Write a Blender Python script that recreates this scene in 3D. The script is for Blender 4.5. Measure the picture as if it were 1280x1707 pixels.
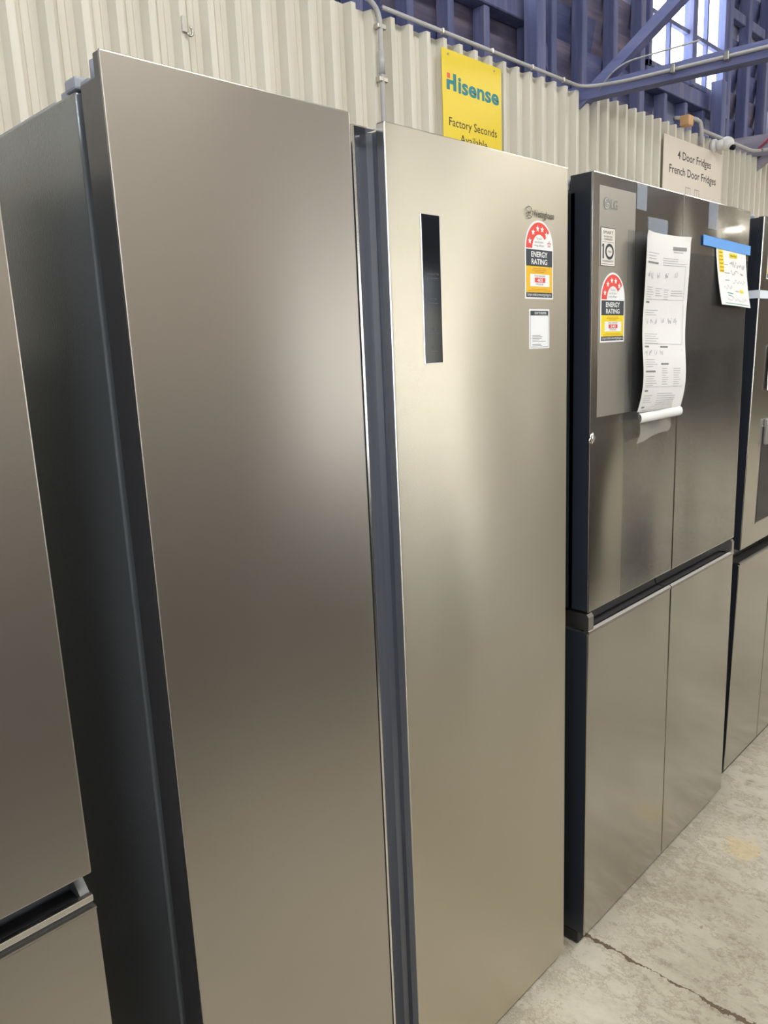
import bpy, bmesh, math, random
from mathutils import Vector, Matrix

# ------------------------------------------------------------------ clear
for o in list(bpy.data.objects):
    bpy.data.objects.remove(o, do_unlink=True)
SC = bpy.context.scene
COL = SC.collection
rnd = random.Random(7)

# ------------------------------------------------------------------ camera
def make_camera():
    yaw, pitch, roll = 0.7889, -0.2054, -0.0436
    cy, sy, cp, sp = math.cos(yaw), math.sin(yaw), math.cos(pitch), math.sin(pitch)
    F = Vector((sy * cp, cy * cp, sp)); R0 = Vector((cy, -sy, 0)); U0 = R0.cross(F)
    R = R0 * math.cos(roll) + U0 * math.sin(roll)
    U = U0 * math.cos(roll) - R0 * math.sin(roll)
    cam = bpy.data.cameras.new('camera')
    cam.sensor_fit = 'VERTICAL'; cam.sensor_height = 36.0
    cam.lens = 36.0 * 1281.83 / 1707.0
    cam.clip_start = 0.02; cam.clip_end = 300
    ob = bpy.data.objects.new('camera', cam); COL.objects.link(ob)
    M = Matrix((R, U, -F)).transposed().to_4x4()
    M.translation = Vector((-0.4477, -0.8460, 1.4567))
    ob.matrix_world = M
    SC.camera = ob
make_camera()

# ------------------------------------------------------------------ world, light, exposure
SC.view_settings.view_transform = 'Standard'
SC.view_settings.look = 'None'
SC.view_settings.gamma = 1.0
SC.view_settings.use_curve_mapping = False
SC.view_settings.exposure = 0.0

w = bpy.data.worlds.new('daylight'); SC.world = w; w.use_nodes = True
bg = w.node_tree.nodes['Background']
bg.inputs['Color'].default_value = (0.86, 0.93, 1.0, 1); bg.inputs['Strength'].default_value = 9.0

def area(name, loc, aim, sx, sy, power, color, spread=180):
    l = bpy.data.lights.new(name, 'AREA'); l.shape = 'RECTANGLE'
    l.size = sx; l.size_y = sy; l.energy = power; l.color = color
    l.spread = math.radians(spread)
    o = bpy.data.objects.new(name, l); COL.objects.link(o)
    o.location = loc
    d = Vector(aim) - Vector(loc)
    o.rotation_euler = d.to_track_quat('-Z', 'Y').to_euler()
    return o
# daylight through the skylights over the aisle
area('skylight_daylight', (0.5, -2.6, 4.70), (0.5, -2.6, 0), 5.0, 0.9, 175, (1.0, 0.93, 0.80))
area('skylight_daylight', (8.0, -2.6, 4.70), (8.0, -2.6, 0), 5.0, 0.9, 200, (1.0, 0.93, 0.80))
# daylight through the two loading doors in the opposite wall
area('loading_door_daylight', (7.15, -5.9, 1.0), (7.15, 0, 1.0), 0.8, 1.95, 15, (1.0, 0.80, 0.40))
area('loading_door_daylight', (-5.0, -5.9, 1.5), (-5.0, 0, 1.3), 2.4, 2.8, 50, (0.95, 0.97, 1.0))
# daylight from the windows of the end wall on the left
area('end_window_daylight', (-6.85, -2.0, 2.9), (0, -1.0, 1.8), 2.5, 1.4, 60, (0.90, 0.95, 1.0))
# tube lamps hanging far down the hall
area('tube_lamp', (12.6, -4.1, 3.1), (12.6, -4.1, 0), 0.15, 0.12, 18, (1.0, 0.93, 0.80))

# ------------------------------------------------------------------ materials
def mat(name, color, rough=0.5, metal=0.0, spec=0.5):
    m = bpy.data.materials.new(name); m.use_nodes = True
    b = m.node_tree.nodes['Principled BSDF']
    b.inputs['Base Color'].default_value = (*color, 1)
    b.inputs['Roughness'].default_value = rough
    b.inputs['Metallic'].default_value = metal
    b.inputs['Specular IOR Level'].default_value = spec
    return m
def nd(m, t, **kw):
    n = m.node_tree.nodes.new(t)
    for k, v in kw.items(): setattr(n, k, v)
    return n
def lk(m, a, b): m.node_tree.links.new(a, b)
def bsdf(m): return m.node_tree.nodes['Principled BSDF']
def ramp(m, fac, stops):
    r = nd(m, 'ShaderNodeValToRGB'); e = r.color_ramp.elements
    while len(e) < len(stops): e.new(0.5)
    for el, (p, c) in zip(e, stops):
        el.position = p; el.color = (*c, 1)
    lk(m, fac, r.inputs['Fac']); return r
def noise(m, scale, stretch=(1, 1, 1), detail=4, rough=0.55, coord='Object'):
    tc = nd(m, 'ShaderNodeTexCoord'); mp = nd(m, 'ShaderNodeMapping')
    mp.inputs['Scale'].default_value = stretch
    lk(m, tc.outputs[coord], mp.inputs['Vector'])
    n = nd(m, 'ShaderNodeTexNoise'); n.inputs['Scale'].default_value = scale
    n.inputs['Detail'].default_value = detail; n.inputs['Roughness'].default_value = rough
    lk(m, mp.outputs['Vector'], n.inputs['Vector']); return n
def bump(m, fac, strength, dist):
    b = nd(m, 'ShaderNodeBump'); b.inputs['Strength'].default_value = strength
    b.inputs['Distance'].default_value = dist
    lk(m, fac, b.inputs['Height']); lk(m, b.outputs['Normal'], bsdf(m).inputs['Normal']); return b

def brushed(name, color, rough, aniso, grain=0.35, wave=0.0):
    m = mat(name, color, rough, 1.0)
    b = bsdf(m)
    b.inputs['Anisotropic'].default_value = aniso
    t = nd(m, 'ShaderNodeCombineXYZ'); t.inputs[2].default_value = 1.0
    lk(m, t.outputs['Vector'], b.inputs['Tangent'])
    n = noise(m, 60, (1.0, 1.0, 30), 3)
    mr = nd(m, 'ShaderNodeMapRange')
    mr.inputs['To Min'].default_value = rough - 0.05; mr.inputs['To Max'].default_value = rough + 0.05
    lk(m, n.outputs['Fac'], mr.inputs['Value']); lk(m, mr.outputs['Result'], b.inputs['Roughness'])
    n2 = noise(m, 900, (0.25, 1, 1.0), 2)
    b1 = bump(m, n2.outputs['Fac'], grain, 0.0003)
    if wave:                                  # slight oil-canning of the thin sheet
        n3 = noise(m, 1.6, (1.4, 1, 0.7), 1)
        b2 = nd(m, 'ShaderNodeBump'); b2.inputs['Strength'].default_value = 1.0
        b2.inputs['Distance'].default_value = wave
        lk(m, n3.outputs['Fac'], b2.inputs['Height'])
        lk(m, b2.outputs['Normal'], b1.inputs['Normal'])
    return m

M = {}
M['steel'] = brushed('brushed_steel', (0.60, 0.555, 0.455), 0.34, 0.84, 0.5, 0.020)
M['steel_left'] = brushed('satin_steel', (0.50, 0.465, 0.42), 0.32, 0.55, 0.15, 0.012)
M['steel_near'] = brushed('brushed_grey_steel', (0.50, 0.47, 0.43), 0.32, 0.55, 0.25, 0.003)
M['steel_dark'] = brushed('platinum_steel', (0.43, 0.41, 0.375), 0.19, 0.6, 0.08, 0.025)
M['steel_film'] = brushed('bare_platinum_steel', (0.52, 0.50, 0.45), 0.36, 0.6, 0.10, 0.004)
M['steel_far'] = brushed('far_platinum_steel', (0.43, 0.41, 0.375), 0.24, 0.5, 0.10, 0.006)
for k_ in ('steel_dark', 'steel_far'):                # clear factory film still on these doors
    bsdf(M[k_]).inputs['Coat Weight'].default_value = 0.55
    bsdf(M[k_]).inputs['Coat Roughness'].default_value = 0.07
M['chrome'] = mat('bright_trim', (0.80, 0.79, 0.76), 0.22, 1.0)
M['aluminium'] = mat('aluminium_trim', (0.66, 0.67, 0.70), 0.28, 1.0)
M['handle_metal'] = mat('handle_trim', (0.46, 0.44, 0.42), 0.30, 1.0)
M['groove'] = mat('grey_groove_plastic', (0.15, 0.16, 0.19), 0.24, 0.3, 0.8)
M['groove_dark'] = mat('dark_grip_plastic', (0.05, 0.05, 0.052), 0.35)
M['black'] = mat('black_plastic', (0.010, 0.010, 0.011), 0.42)
M['black_gloss'] = mat('black_glass', (0.006, 0.008, 0.012), 0.08, 0.0, 0.12)
M['rubber'] = mat('gasket_rubber', (0.05, 0.05, 0.055), 0.6)
M['cab'] = mat('dark_grey_cabinet_paint', (0.25, 0.268, 0.29), 0.24, 0.6, 0.8)
n = noise(M['cab'], 420, (1, 1, 1), 2); bump(M['cab'], n.outputs['Fac'], 0.30, 0.0006)
M['door_side'] = mat('dark_grey_door_edge', (0.12, 0.12, 0.13), 0.22, 0.5, 0.8)
M['navy'] = mat('black_cabinet_paint', (0.020, 0.024, 0.032), 0.28, 0.0, 0.55)
M['grey_plastic'] = mat('grey_hinge_plastic', (0.30, 0.32, 0.36), 0.45)
M['badge_grey'] = mat('dark_nickel', (0.16, 0.155, 0.15), 0.3, 1.0)
M['white'] = mat('white_label', (0.80, 0.80, 0.80), 0.5)
M['red'] = mat('red_print', (0.72, 0.065, 0.05), 0.5)
M['ink'] = mat('black_print', (0.035, 0.045, 0.055), 0.5)
M['amber'] = mat('amber_print', (0.78, 0.46, 0.02), 0.5)
M['yellow'] = mat('yellow_print', (0.80, 0.62, 0.01), 0.5)
M['cream'] = mat('cream_label', (0.70, 0.66, 0.60), 0.5)
M['grey_print'] = mat('grey_print', (0.22, 0.22, 0.22), 0.6)
M['pale_print'] = mat('pale_grey_print', (0.45, 0.45, 0.45), 0.6)
M['panel_print'] = mat('panel_print', (0.08, 0.09, 0.12), 0.4)
M['orange_print'] = mat('orange_print', (0.55, 0.22, 0.01), 0.5)
M['blue_line'] = mat('blue_print', (0.10, 0.20, 0.36), 0.5)
M['highlight'] = mat('yellow_highlighter', (0.82, 0.68, 0.03), 0.6)
M['green_pen'] = mat('green_pen', (0.05, 0.36, 0.30), 0.6)
M['paper'] = mat('white_paper', (0.80, 0.80, 0.79), 0.75)
M['paper_warm'] = mat('manual_paper', (0.74, 0.73, 0.71), 0.75)
M['blue_tape'] = mat('blue_masking_tape', (0.13, 0.36, 0.80), 0.55)
M['white_tape'] = mat('white_strap_tape', (0.72, 0.78, 0.84), 0.5)
M['sign_yellow'] = mat('yellow_sign_board', (0.80, 0.60, 0.02), 0.42)
M['sign_teal'] = mat('teal_lettering', (0.005, 0.20, 0.22), 0.5)
M['sign_red'] = mat('red_lettering', (0.75, 0.13, 0.05), 0.5)
M['sign_black'] = mat('black_lettering', (0.02, 0.02, 0.022), 0.6)
M['sign_cream'] = mat('cream_sign_board', (0.72, 0.64, 0.55), 0.6)
M['conduit'] = mat('grey_conduit', (0.42, 0.405, 0.40), 0.45)
M['steel_clip'] = mat('zinc_clip', (0.55, 0.53, 0.48), 0.4, 1.0)
M['cam_white'] = mat('white_camera_plastic', (0.75, 0.74, 0.72), 0.4)
M['orange_box'] = mat('tan_box_plastic', (0.62, 0.36, 0.16), 0.5)
M['red_cable'] = mat('red_cable', (0.42, 0.07, 0.10), 0.5)

def translucent(name, color, alpha, rough):
    m = mat(name, color, rough); b = bsdf(m); b.inputs['Alpha'].default_value = alpha
    return m
M['clear_tape'] = translucent('clear_tape', (0.52, 0.58, 0.68), 0.28, 0.15)
M['plastic_bag'] = translucent('clear_plastic_sleeve', (0.60, 0.58, 0.54), 0.38, 0.16)
M['film'] = translucent('clear_protective_film', (0.10, 0.11, 0.13), 0.10, 0.06)

def make_wall_paint():
    m = mat('cream_painted_steel_sheet', (0.66, 0.62, 0.53), 0.42, 0.0, 0.5)
    n = noise(m, 2.0, (6, 1, 0.7), 5)
    r = ramp(m, n.outputs['Fac'], [(0.25, (0.56, 0.52, 0.43)), (0.6, (0.66, 0.62, 0.53)), (0.9, (0.69, 0.65, 0.56))])
    lk(m, r.outputs['Color'], bsdf(m).inputs['Base Color'])
    return m
M['wall'] = make_wall_paint()

def make_timber(name, a, b_, c, scale=3.0, stretch=(0.5, 1, 5)):
    m = mat(name, a, 0.75)
    n = noise(m, scale, stretch, 6, 0.65)
    r = ramp(m, n.outputs['Fac'], [(0.30, a), (0.52, b_), (0.72, c)])
    lk(m, r.outputs['Color'], bsdf(m).inputs['Base Color'])
    bump(m, n.outputs['Fac'], 0.4, 0.01)
    return m
M['boards'] = make_timber('haze_blue_weathered_boards', (0.045, 0.06, 0.15), (0.085, 0.10, 0.23), (0.18, 0.17, 0.28))  # blue veil of lens flare is mixed into these weathered board colours
M['board_pale'] = make_timber('haze_blue_pale_board', (0.28, 0.31, 0.45), (0.36, 0.39, 0.55), (0.45, 0.46, 0.6))
M['boards_brown'] = make_timber('haze_blue_brown_boards', (0.07, 0.065, 0.12), (0.12, 0.105, 0.17), (0.22, 0.17, 0.22))
M['boards_dark'] = make_timber('haze_blue_dark_boards', (0.028, 0.04, 0.11), (0.05, 0.065, 0.16), (0.09, 0.10, 0.20))
M['stud'] = make_timber('haze_blue_stud_timber', (0.065, 0.08, 0.18), (0.105, 0.118, 0.235), (0.19, 0.175, 0.27), 4, (5, 5, 0.5))  # stud and dark beam colours carry the same painted blue flare veil
M['beam'] = make_timber('haze_blue_beam_timber', (0.10, 0.115, 0.25), (0.14, 0.155, 0.31), (0.20, 0.20, 0.35), 4, (5, 0.6, 5))
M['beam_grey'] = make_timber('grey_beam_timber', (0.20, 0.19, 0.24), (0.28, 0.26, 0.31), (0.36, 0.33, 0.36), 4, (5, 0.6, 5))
M['roof'] = make_timber('dark_roof_lining', (0.05, 0.045, 0.05), (0.10, 0.09, 0.09), (0.15, 0.13, 0.12))
M['far_wall'] = mat('opposite_wall_paint', (0.56, 0.50, 0.42), 0.7)
M['dado'] = mat('opposite_wall_dark_lining', (0.055, 0.05, 0.045), 0.6)

def make_concrete():
    m = mat('worn_concrete', (0.5, 0.47, 0.4), 0.62, 0.0, 0.4)
    b = bsdf(m); L = m.node_tree.links
    big = noise(m, 1.7, (1, 1, 1), 6, 0.6)
    r1 = ramp(m, big.outputs['Fac'], [(0.30, (0.36, 0.325, 0.255)), (0.5, (0.455, 0.42, 0.34)), (0.7, (0.54, 0.51, 0.43))])
    fine = noise(m, 22, (1, 0.55, 1), 12, 0.78)
    r2 = ramp(m, fine.outputs['Fac'], [(0.34, (0.42, 0.36, 0.28)), (0.43, (0.86, 0.84, 0.80)), (0.52, (1.0, 0.99, 0.97)), (0.68, (1.10, 1.09, 1.07))])
    mul = nd(m, 'ShaderNodeMixRGB', blend_type='MULTIPLY'); mul.inputs[0].default_value = 0.75
    L.new(r1.outputs['Color'], mul.inputs[1]); L.new(r2.outputs['Color'], mul.inputs[2])
    # scratchy veins
    wv = noise(m, 5.5, (1, 0.6, 1), 13, 0.80)
    ab = nd(m, 'ShaderNodeMath', operation='SUBTRACT'); ab.inputs[1].default_value = 0.5
    L.new(wv.outputs['Fac'], ab.inputs[0])
    ab2 = nd(m, 'ShaderNodeMath', operation='ABSOLUTE'); L.new(ab.outputs[0], ab2.inputs[0])
    r3 = ramp(m, ab2.outputs[0], [(0.0, (0.42, 0.36, 0.29)), (0.005, (0.60, 0.54, 0.47)), (0.014, (1, 1, 1))])
    mul2 = nd(m, 'ShaderNodeMixRGB', blend_type='MULTIPLY'); mul2.inputs[0].default_value = 0.65
    L.new(mul.outputs[0], mul2.inputs[1]); L.new(r3.outputs['Color'], mul2.inputs[2])
    # the saw-cut joint running out from under the row, crumbled along its edges
    tc = nd(m, 'ShaderNodeTexCoord'); sx = nd(m, 'ShaderNodeSeparateXYZ'); L.new(tc.outputs['Object'], sx.inputs[0])
    jn = noise(m, 14, (1, 1, 1), 5, 0.7)
    def math_(op, a, bb):
        k = nd(m, 'ShaderNodeMath', operation=op)
        for i, v in enumerate((a, bb)):
            if v is None: continue
            if isinstance(v, (int, float)): k.inputs[i].default_value = v
            else: L.new(v, k.inputs[i])
        return k.outputs[0]
    off = math_('MULTIPLY', math_('SUBTRACT', jn.outputs['Fac'], 0.5), 0.045)
    d = math_('ABSOLUTE', math_('ADD', math_('SUBTRACT', sx.outputs['X'], 1.065), off), None)
    wn = noise(m, 7, (1, 1, 1), 3, 0.6)
    wid = math_('MULTIPLY', math_('MAXIMUM', math_('SUBTRACT', wn.outputs['Fac'], 0.33), 0.03), 0.042)
    brk = noise(m, 45, (1, 1, 1), 4, 0.6)
    crack = math_('LESS_THAN', d, math_('MULTIPLY', wid, math_('MULTIPLY', math_('SUBTRACT', brk.outputs['Fac'], 0.25), 3.2)))
    mix = nd(m, 'ShaderNodeMixRGB'); L.new(crack, mix.inputs[0]); L.new(mul2.outputs[0], mix.inputs[1])
    mix.inputs[2].default_value = (0.12, 0.085, 0.055, 1)
    # brown chips and specks
    cn = noise(m, 17, (1, 1.3, 1), 6, 0.62)
    chip = math_('GREATER_THAN', cn.outputs['Fac'], 0.695)
    mx0 = nd(m, 'ShaderNodeMixRGB'); L.new(math_('MULTIPLY', chip, 0.7), mx0.inputs[0]); L.new(mix.outputs[0], mx0.inputs[1])
    mx0.inputs[2].default_value = (0.22, 0.165, 0.115, 1); mix = mx0
    # yellow stain
    vd = nd(m, 'ShaderNodeVectorMath', operation='DISTANCE'); L.new(tc.outputs['Object'], vd.inputs[0])
    vd.inputs[1].default_value = (1.66, -0.16, 0)
    sn = noise(m, 30, (1, 1, 1), 4, 0.7)
    st = math_('LESS_THAN', math_('ADD', vd.outputs['Value'], math_('MULTIPLY', sn.outputs['Fac'], 0.14)), 0.115)
    st = math_('MULTIPLY', st, 0.33)
    mix2 = nd(m, 'ShaderNodeMixRGB'); L.new(st, mix2.inputs[0]); L.new(mix.outputs[0], mix2.inputs[1])
    mix2.inputs[2].default_value = (0.60, 0.44, 0.16, 1)
    L.new(mix2.outputs[0], b.inputs['Base Color'])
    h = math_('SUBTRACT', math_('ADD', math_('MULTIPLY', fine.outputs['Fac'], 0.35), math_('MULTIPLY', big.outputs['Fac'], 0.5)), crack)
    bump(m, h, 0.5, 0.006)
    return m
M['floor'] = make_concrete()

# ------------------------------------------------------------------ mesh helpers
class MB:
    """collects shapes in world coordinates; build() links them as ONE mesh object"""
    def __init__(s): s.v = []; s.f = []; s.m = []; s.sm = []; s.mats = []
    def mi(s, m):
        if m not in s.mats: s.mats.append(m)
        return s.mats.index(m)
    def add(s, vs, fs, m, smooth=False):
        o = len(s.v); s.v += [tuple(v) for v in vs]; k = s.mi(m)
        for f in fs: s.f.append([i + o for i in f]); s.m.append(k); s.sm.append(smooth)
    def bm(s, bm_, m, smooth=False):
        bm_.verts.ensure_lookup_table(); bm_.verts.index_update()
        s.add([v.co[:] for v in bm_.verts], [[v.index for v in f.verts] for f in bm_.faces], m, smooth); bm_.free()
    def box(s, x0, x1, y0, y1, z0, z1, m, bev=0.0, seg=2):
        b = bmesh.new(); bmesh.ops.create_cube(b, size=1)
        for v in b.verts:
            v.co = ((x0 + x1) / 2 + v.co.x * (x1 - x0), (y0 + y1) / 2 + v.co.y * (y1 - y0), (z0 + z1) / 2 + v.co.z * (z1 - z0))
        if bev: bmesh.ops.bevel(b, geom=list(b.edges), offset=bev, segments=seg, affect='EDGES', profile=0.5, clamp_overlap=True)
        s.bm(b, m)
    def prism(s, poly, axis, a, c, m, smooth=False, caps=True):
        """poly in the two other axes (in x,y,z order), extruded along axis from a to c"""
        n = len(poly)
        def P(p, t):
            q = list(p); q.insert('xyz'.index(axis), t); return q
        vs = [P(p, a) for p in poly] + [P(p, c) for p in poly]
        fs = [[i, (i + 1) % n, n + (i + 1) % n, n + i] for i in range(n)]
        if caps: fs += [list(range(n))[::-1], list(range(n, 2 * n))]
        s.add(vs, fs, m, smooth)
    def tube(s, pts, r, m, seg=10, caps=True):
        pts = [Vector(p) for p in pts]; rings = []
        up = None
        for i, p in enumerate(pts):
            t = (pts[min(i + 1, len(pts) - 1)] - pts[max(i - 1, 0)]).normalized()
            if up is None:
                up = Vector((0, 0, 1)) if abs(t.z) < 0.9 else Vector((1, 0, 0))
            a = t.cross(up).normalized(); up = a.cross(t).normalized()
            rings.append([p + (a * math.cos(2 * math.pi * k / seg) + up * math.sin(2 * math.pi * k / seg)) * r for k in range(seg)])
        vs = [v for rg in rings for v in rg]; fs = []
        for i in range(len(rings) - 1):
            for k in range(seg):
                fs.append([i * seg + k, i * seg + (k + 1) % seg, (i + 1) * seg + (k + 1) % seg, (i + 1) * seg + k])
        if caps: fs += [list(range(seg))[::-1], [(len(rings) - 1) * seg + k for k in range(seg)]]
        s.add(vs, fs, m, True)
    def cyl(s, c0, c1, r, m, seg=20): s.tube([c0, c1], r, m, seg)
    def beam(s, p, q, wx, h, m):
        """straight timber between p and q, wx wide across, h deep"""
        p, q = Vector(p), Vector(q); t = (q - p).normalized()
        a = t.cross(Vector((0, 0, 1))).normalized() * wx / 2; u = a.cross(t).normalized() * h / 2
        vs = [e + sa * a + su * u for e in (p, q) for sa, su in ((-1, -1), (1, -1), (1, 1), (-1, 1))]
        s.add(vs, [[3, 2, 1, 0], [4, 5, 6, 7], [0, 1, 5, 4], [1, 2, 6, 5], [2, 3, 7, 6], [3, 0, 4, 7]], m)
    def build(s, name, parent=None, org=(0, 0, 0), kind=None):
        me = bpy.data.meshes.new(name)
        me.from_pydata([(v[0] - org[0], v[1] - org[1], v[2] - org[2]) for v in s.v], [], s.f)
        for m in s.mats: me.materials.append(m)
        me.polygons.foreach_set('material_index', s.m)
        me.polygons.foreach_set('use_smooth', s.sm)
        me.update()
        b = bmesh.new(); b.from_mesh(me)
        bmesh.ops.recalc_face_normals(b, faces=b.faces); b.to_mesh(me); b.free()
        o = bpy.data.objects.new(name, me); COL.objects.link(o)
        if parent: o.parent = parent
        else: o.location = org
        if kind: o['kind'] = kind
        return o

def thing(name, loc, label, cat, group=None):
    o = bpy.data.objects.new(name, None); COL.objects.link(o); o.location = loc
    o.empty_display_size = 0.1
    return tag(o, label, cat, group)
def tag(o, label, cat, group=None):
    o['label'] = label; o['category'] = cat
    if group: o['group'] = group
    return o

# flat print: a stack of thin layers on a plane facing -y.
class Print:
    """(u,v) metres, u right and v up, laid on plane y=y0 with lower-left corner x0,z0"""
    def __init__(s, x0, y0, z0, fn=None, lift=0.00025):
        s.mb = MB(); s.x0, s.y0, s.z0 = x0, y0, z0; s.lift = lift
        s.fn = fn or (lambda u, v, d: (x0 + u, y0 - d, z0 + v))
    def poly(s, pts, m, layer=1):
        d = s.lift * layer
        s.mb.add([s.fn(u, v, d) for u, v in pts], [list(range(len(pts)))], m)
    def sheet(s, pts, m, thick=0.0003):
        n = len(pts)
        vs = [s.fn(u, v, thick) for u, v in pts] + [s.fn(u, v, 0) for u, v in pts]
        s.mb.add(vs, [list(range(n)), list(range(n, 2 * n))[::-1]] + [[i, i + n, (i + 1) % n + n, (i + 1) % n] for i in range(n)], m)
    def rect(s, u0, v0, u1, v1, m, layer=1, nu=1):
        for i in range(nu):
            a = u0 + (u1 - u0) * i / nu; b = u0 + (u1 - u0) * (i + 1) / nu
            s.poly([(a, v0), (b, v0), (b, v1), (a, v1)], m, layer)
    def frame(s, u0, v0, u1, v1, t, m, layer=1):
        s.rect(u0, v0, u1, v0 + t, m, layer); s.rect(u0, v1 - t, u1, v1, m, layer)
        s.rect(u0, v0 + t, u0 + t, v1 - t, m, layer); s.rect(u1 - t, v0 + t, u1, v1 - t, m, layer)
    def stroke(s, pts, t, m, layer=1):
        for (a, b), (c, d) in zip(pts, pts[1:]):
            L = math.hypot(c - a, d - b) or 1e-6; nx, ny = -(d - b) / L * t / 2, (c - a) / L * t / 2
            s.poly([(a + nx, b + ny), (c + nx, d + ny), (c - nx, d - ny), (a - nx, b - ny)], m, layer)
    def star(s, u, v, r, m, layer, hollow=None):
        p = [(u + (r if i % 2 == 0 else r * 0.42) * math.sin(i * math.pi / 5), v + (r if i % 2 == 0 else r * 0.42) * math.cos(i * math.pi / 5)) for i in range(10)]
        if hollow: s.stroke(p + p[:1], hollow, m, layer)
        else: s.poly(p, m, layer)
    def text(s, txt, u, v, h, m, layer=1, width=None, align='L', bold=0.0, rise=None):
        """h = capital height; width squeezes the line to that length"""
        vs, fs, w0 = glyphs(txt, bold)
        k = h / 0.70; kx = width / w0 if width else k
        sh = {'L': 0, 'C': -w0 * kx / 2, 'R': -w0 * kx}[align]
        d = s.lift * layer
        s.mb.add([s.fn(u + sh + a * kx, v + b * k, d) for a, b in vs], fs, m)
    def squiggle(s, u0, v0, u1, h, t, m, n=14, layer=1, seed=1):
        r = random.Random(seed); pts = []
        for i in range(n + 1):
            pts.append((u0 + (u1 - u0) * i / n + r.uniform(-.3, .3) * (u1 - u0) / n, v0 + r.uniform(0, 1) * h))
        s.stroke(pts, t, m, layer)
    def build(s, name, parent=None, org=(0, 0, 0)): return s.mb.build(name, parent, org)

_gl = {}
def glyphs(txt, bold):
    key = (txt, bold)
    if key in _gl: return _gl[key]
    c = bpy.data.curves.new('t', 'FONT'); c.body = txt; c.size = 1.0; c.resolution_u = 3; c.offset = bold
    c.fill_mode = 'BOTH'
    o = bpy.data.objects.new('t', c)
    me = o.to_mesh()
    vs = [(v.co.x, v.co.y) for v in me.vertices]; fs = [list(p.vertices) for p in me.polygons]
    x0 = min(v[0] for v in vs); w0 = max(v[0] for v in vs) - x0
    vs = [(a - x0, b) for a, b in vs]
    o.to_mesh_clear(); bpy.data.objects.remove(o); bpy.data.curves.remove(c)
    _gl[key] = (vs, fs, w0); return _gl[key]

def words(txt, u, v, h, m, width, x0, y0, z0, parent, org, bold):
    """one line of lettering on a board, each word a part of its own"""
    total = glyphs(txt, bold)[2]; ws = txt.split(' ')
    for i, wd in enumerate(ws):
        rest = glyphs(' '.join(ws[i:]), bold)[2]
        p = Print(x0, y0, z0)
        p.text(wd, u + width * (1 - rest / total), v, h, m, 1, width=width * glyphs(wd, bold)[2] / total, bold=bold)
        p.build('lettering', parent, org)

def arc(cx, cy, r, a0, a1, n=24):
    return [(cx + r * math.cos(math.radians(a0 + (a1 - a0) * i / n)), cy + r * math.sin(math.radians(a0 + (a1 - a0) * i / n))) for i in range(n + 1)]

# ================================================================== SETTING
X0, X1, YF, YB, ZC = -7.0, 18.0, -6.0, 1.34, 4.8
b = MB(); b.box(X0, X1, YF, YB, -0.12, 0, M['floor']); b.build('floor', kind='structure')
b = MB()
for (x0, x1, y0, y1) in [(X0, X1, YF, -3.1), (X0, X1, -2.1, YB), (X0, -2.0, -3.1, -2.1), (3.0, 5.5, -3.1, -2.1), (10.5, X1, -3.1, -2.1)]:
    b.box(x0, x1, y0, y1, ZC, ZC + 0.1, M['roof'])
b.build('ceiling', kind='structure')
# opposite wall with two loading-door openings, dark lining below, paint above
b = MB()
for (x0, x1, z0, z1) in [(X0, -6.3, 0, ZC), (-3.7, 6.6, 0, ZC), (7.7, X1, 0, ZC), (-6.3, -3.7, 3.0, ZC), (6.6, 7.7, 2.45, ZC)]:
    b.box(x0, x1, YF - 0.15, YF, max(z0, 1.2), z1, M['far_wall'])
    if z0 == 0: b.box(x0, x1, YF - 0.15, YF, 0, 1.2, M['dado'])
b.build('wall_front', kind='structure')
b = MB(); b.box(-2.5, 4.3, -2.05, -1.5, 0.0, 0.88, M['dado'], 0.01, 2); b.build('added_dark_counter', kind='structure')   # unseen low counter, added and sized to darken the door reflections
b = MB(); b.box(X0 - 0.15, X0, YF, YB, 0, 2.2, M['far_wall']); b.box(X0 - 0.15, X0, YF, YB, 3.6, ZC, M['far_wall'])
b.box(X0 - 0.15, X0, YF, -3.25, 2.2, 3.6, M['far_wall']); b.box(X0 - 0.15, X0, -0.75, YB, 2.2, 3.6, M['far_wall'])
b.build('wall_left', kind='structure')
b = MB(); b.box(X1, X1 + 0.15, YF, YB, 0, ZC, M['far_wall']); b.build('wall_right', kind='structure')

# --- ribbed steel sheet wall behind the row
def ribbed_wall(name, x0, x1, ztop, crest):
    P, yp = 0.0803, crest + 0.028
    prof = [(0, yp), (0.014, yp), (0.0155, yp - 0.0022), (0.0180, yp - 0.0022), (0.0195, yp),
            (0.032, yp), (0.0335, yp - 0.0022), (0.0360, yp - 0.0022), (0.0375, yp),
            (0.051, yp), (0.057, crest), (0.0745, crest), (0.0803, yp)]
    pts = []; n = int(round((x1 - x0) / P))
    for i in range(n):
        pts += [(x0 + i * P + a, y) for a, y in prof[:-1]]
    pts.append((x0 + n * P, yp))
    back = [(a, y + 0.0012) for a, y in reversed(pts)]
    b = MB(); k = len(pts)
    poly = pts + back
    vs = [(a, y, 0.0) for a, y in poly] + [(a, y, ztop) for a, y in poly]
    N = len(poly); fs = [[i, (i + 1) % N, N + (i + 1) % N, N + i] for i in range(N)]
    for i in range(k - 1):                       # top rim
        fs.append([N + i, N + i + 1, N + N - 2 - i, N + N - 1 - i])
    b.add(vs, fs, M['wall'])
    return b.build(name, kind='structure')
CREST = 0.865
ribbed_wall('wall_back', 1.955 - 0.057 - 45 * 0.0803, 2.60, 2.420, CREST)
ribbed_wall('wall_back_right', 2.62, 2.62 + 0.0803 * 60, 2.440, CREST)

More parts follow.
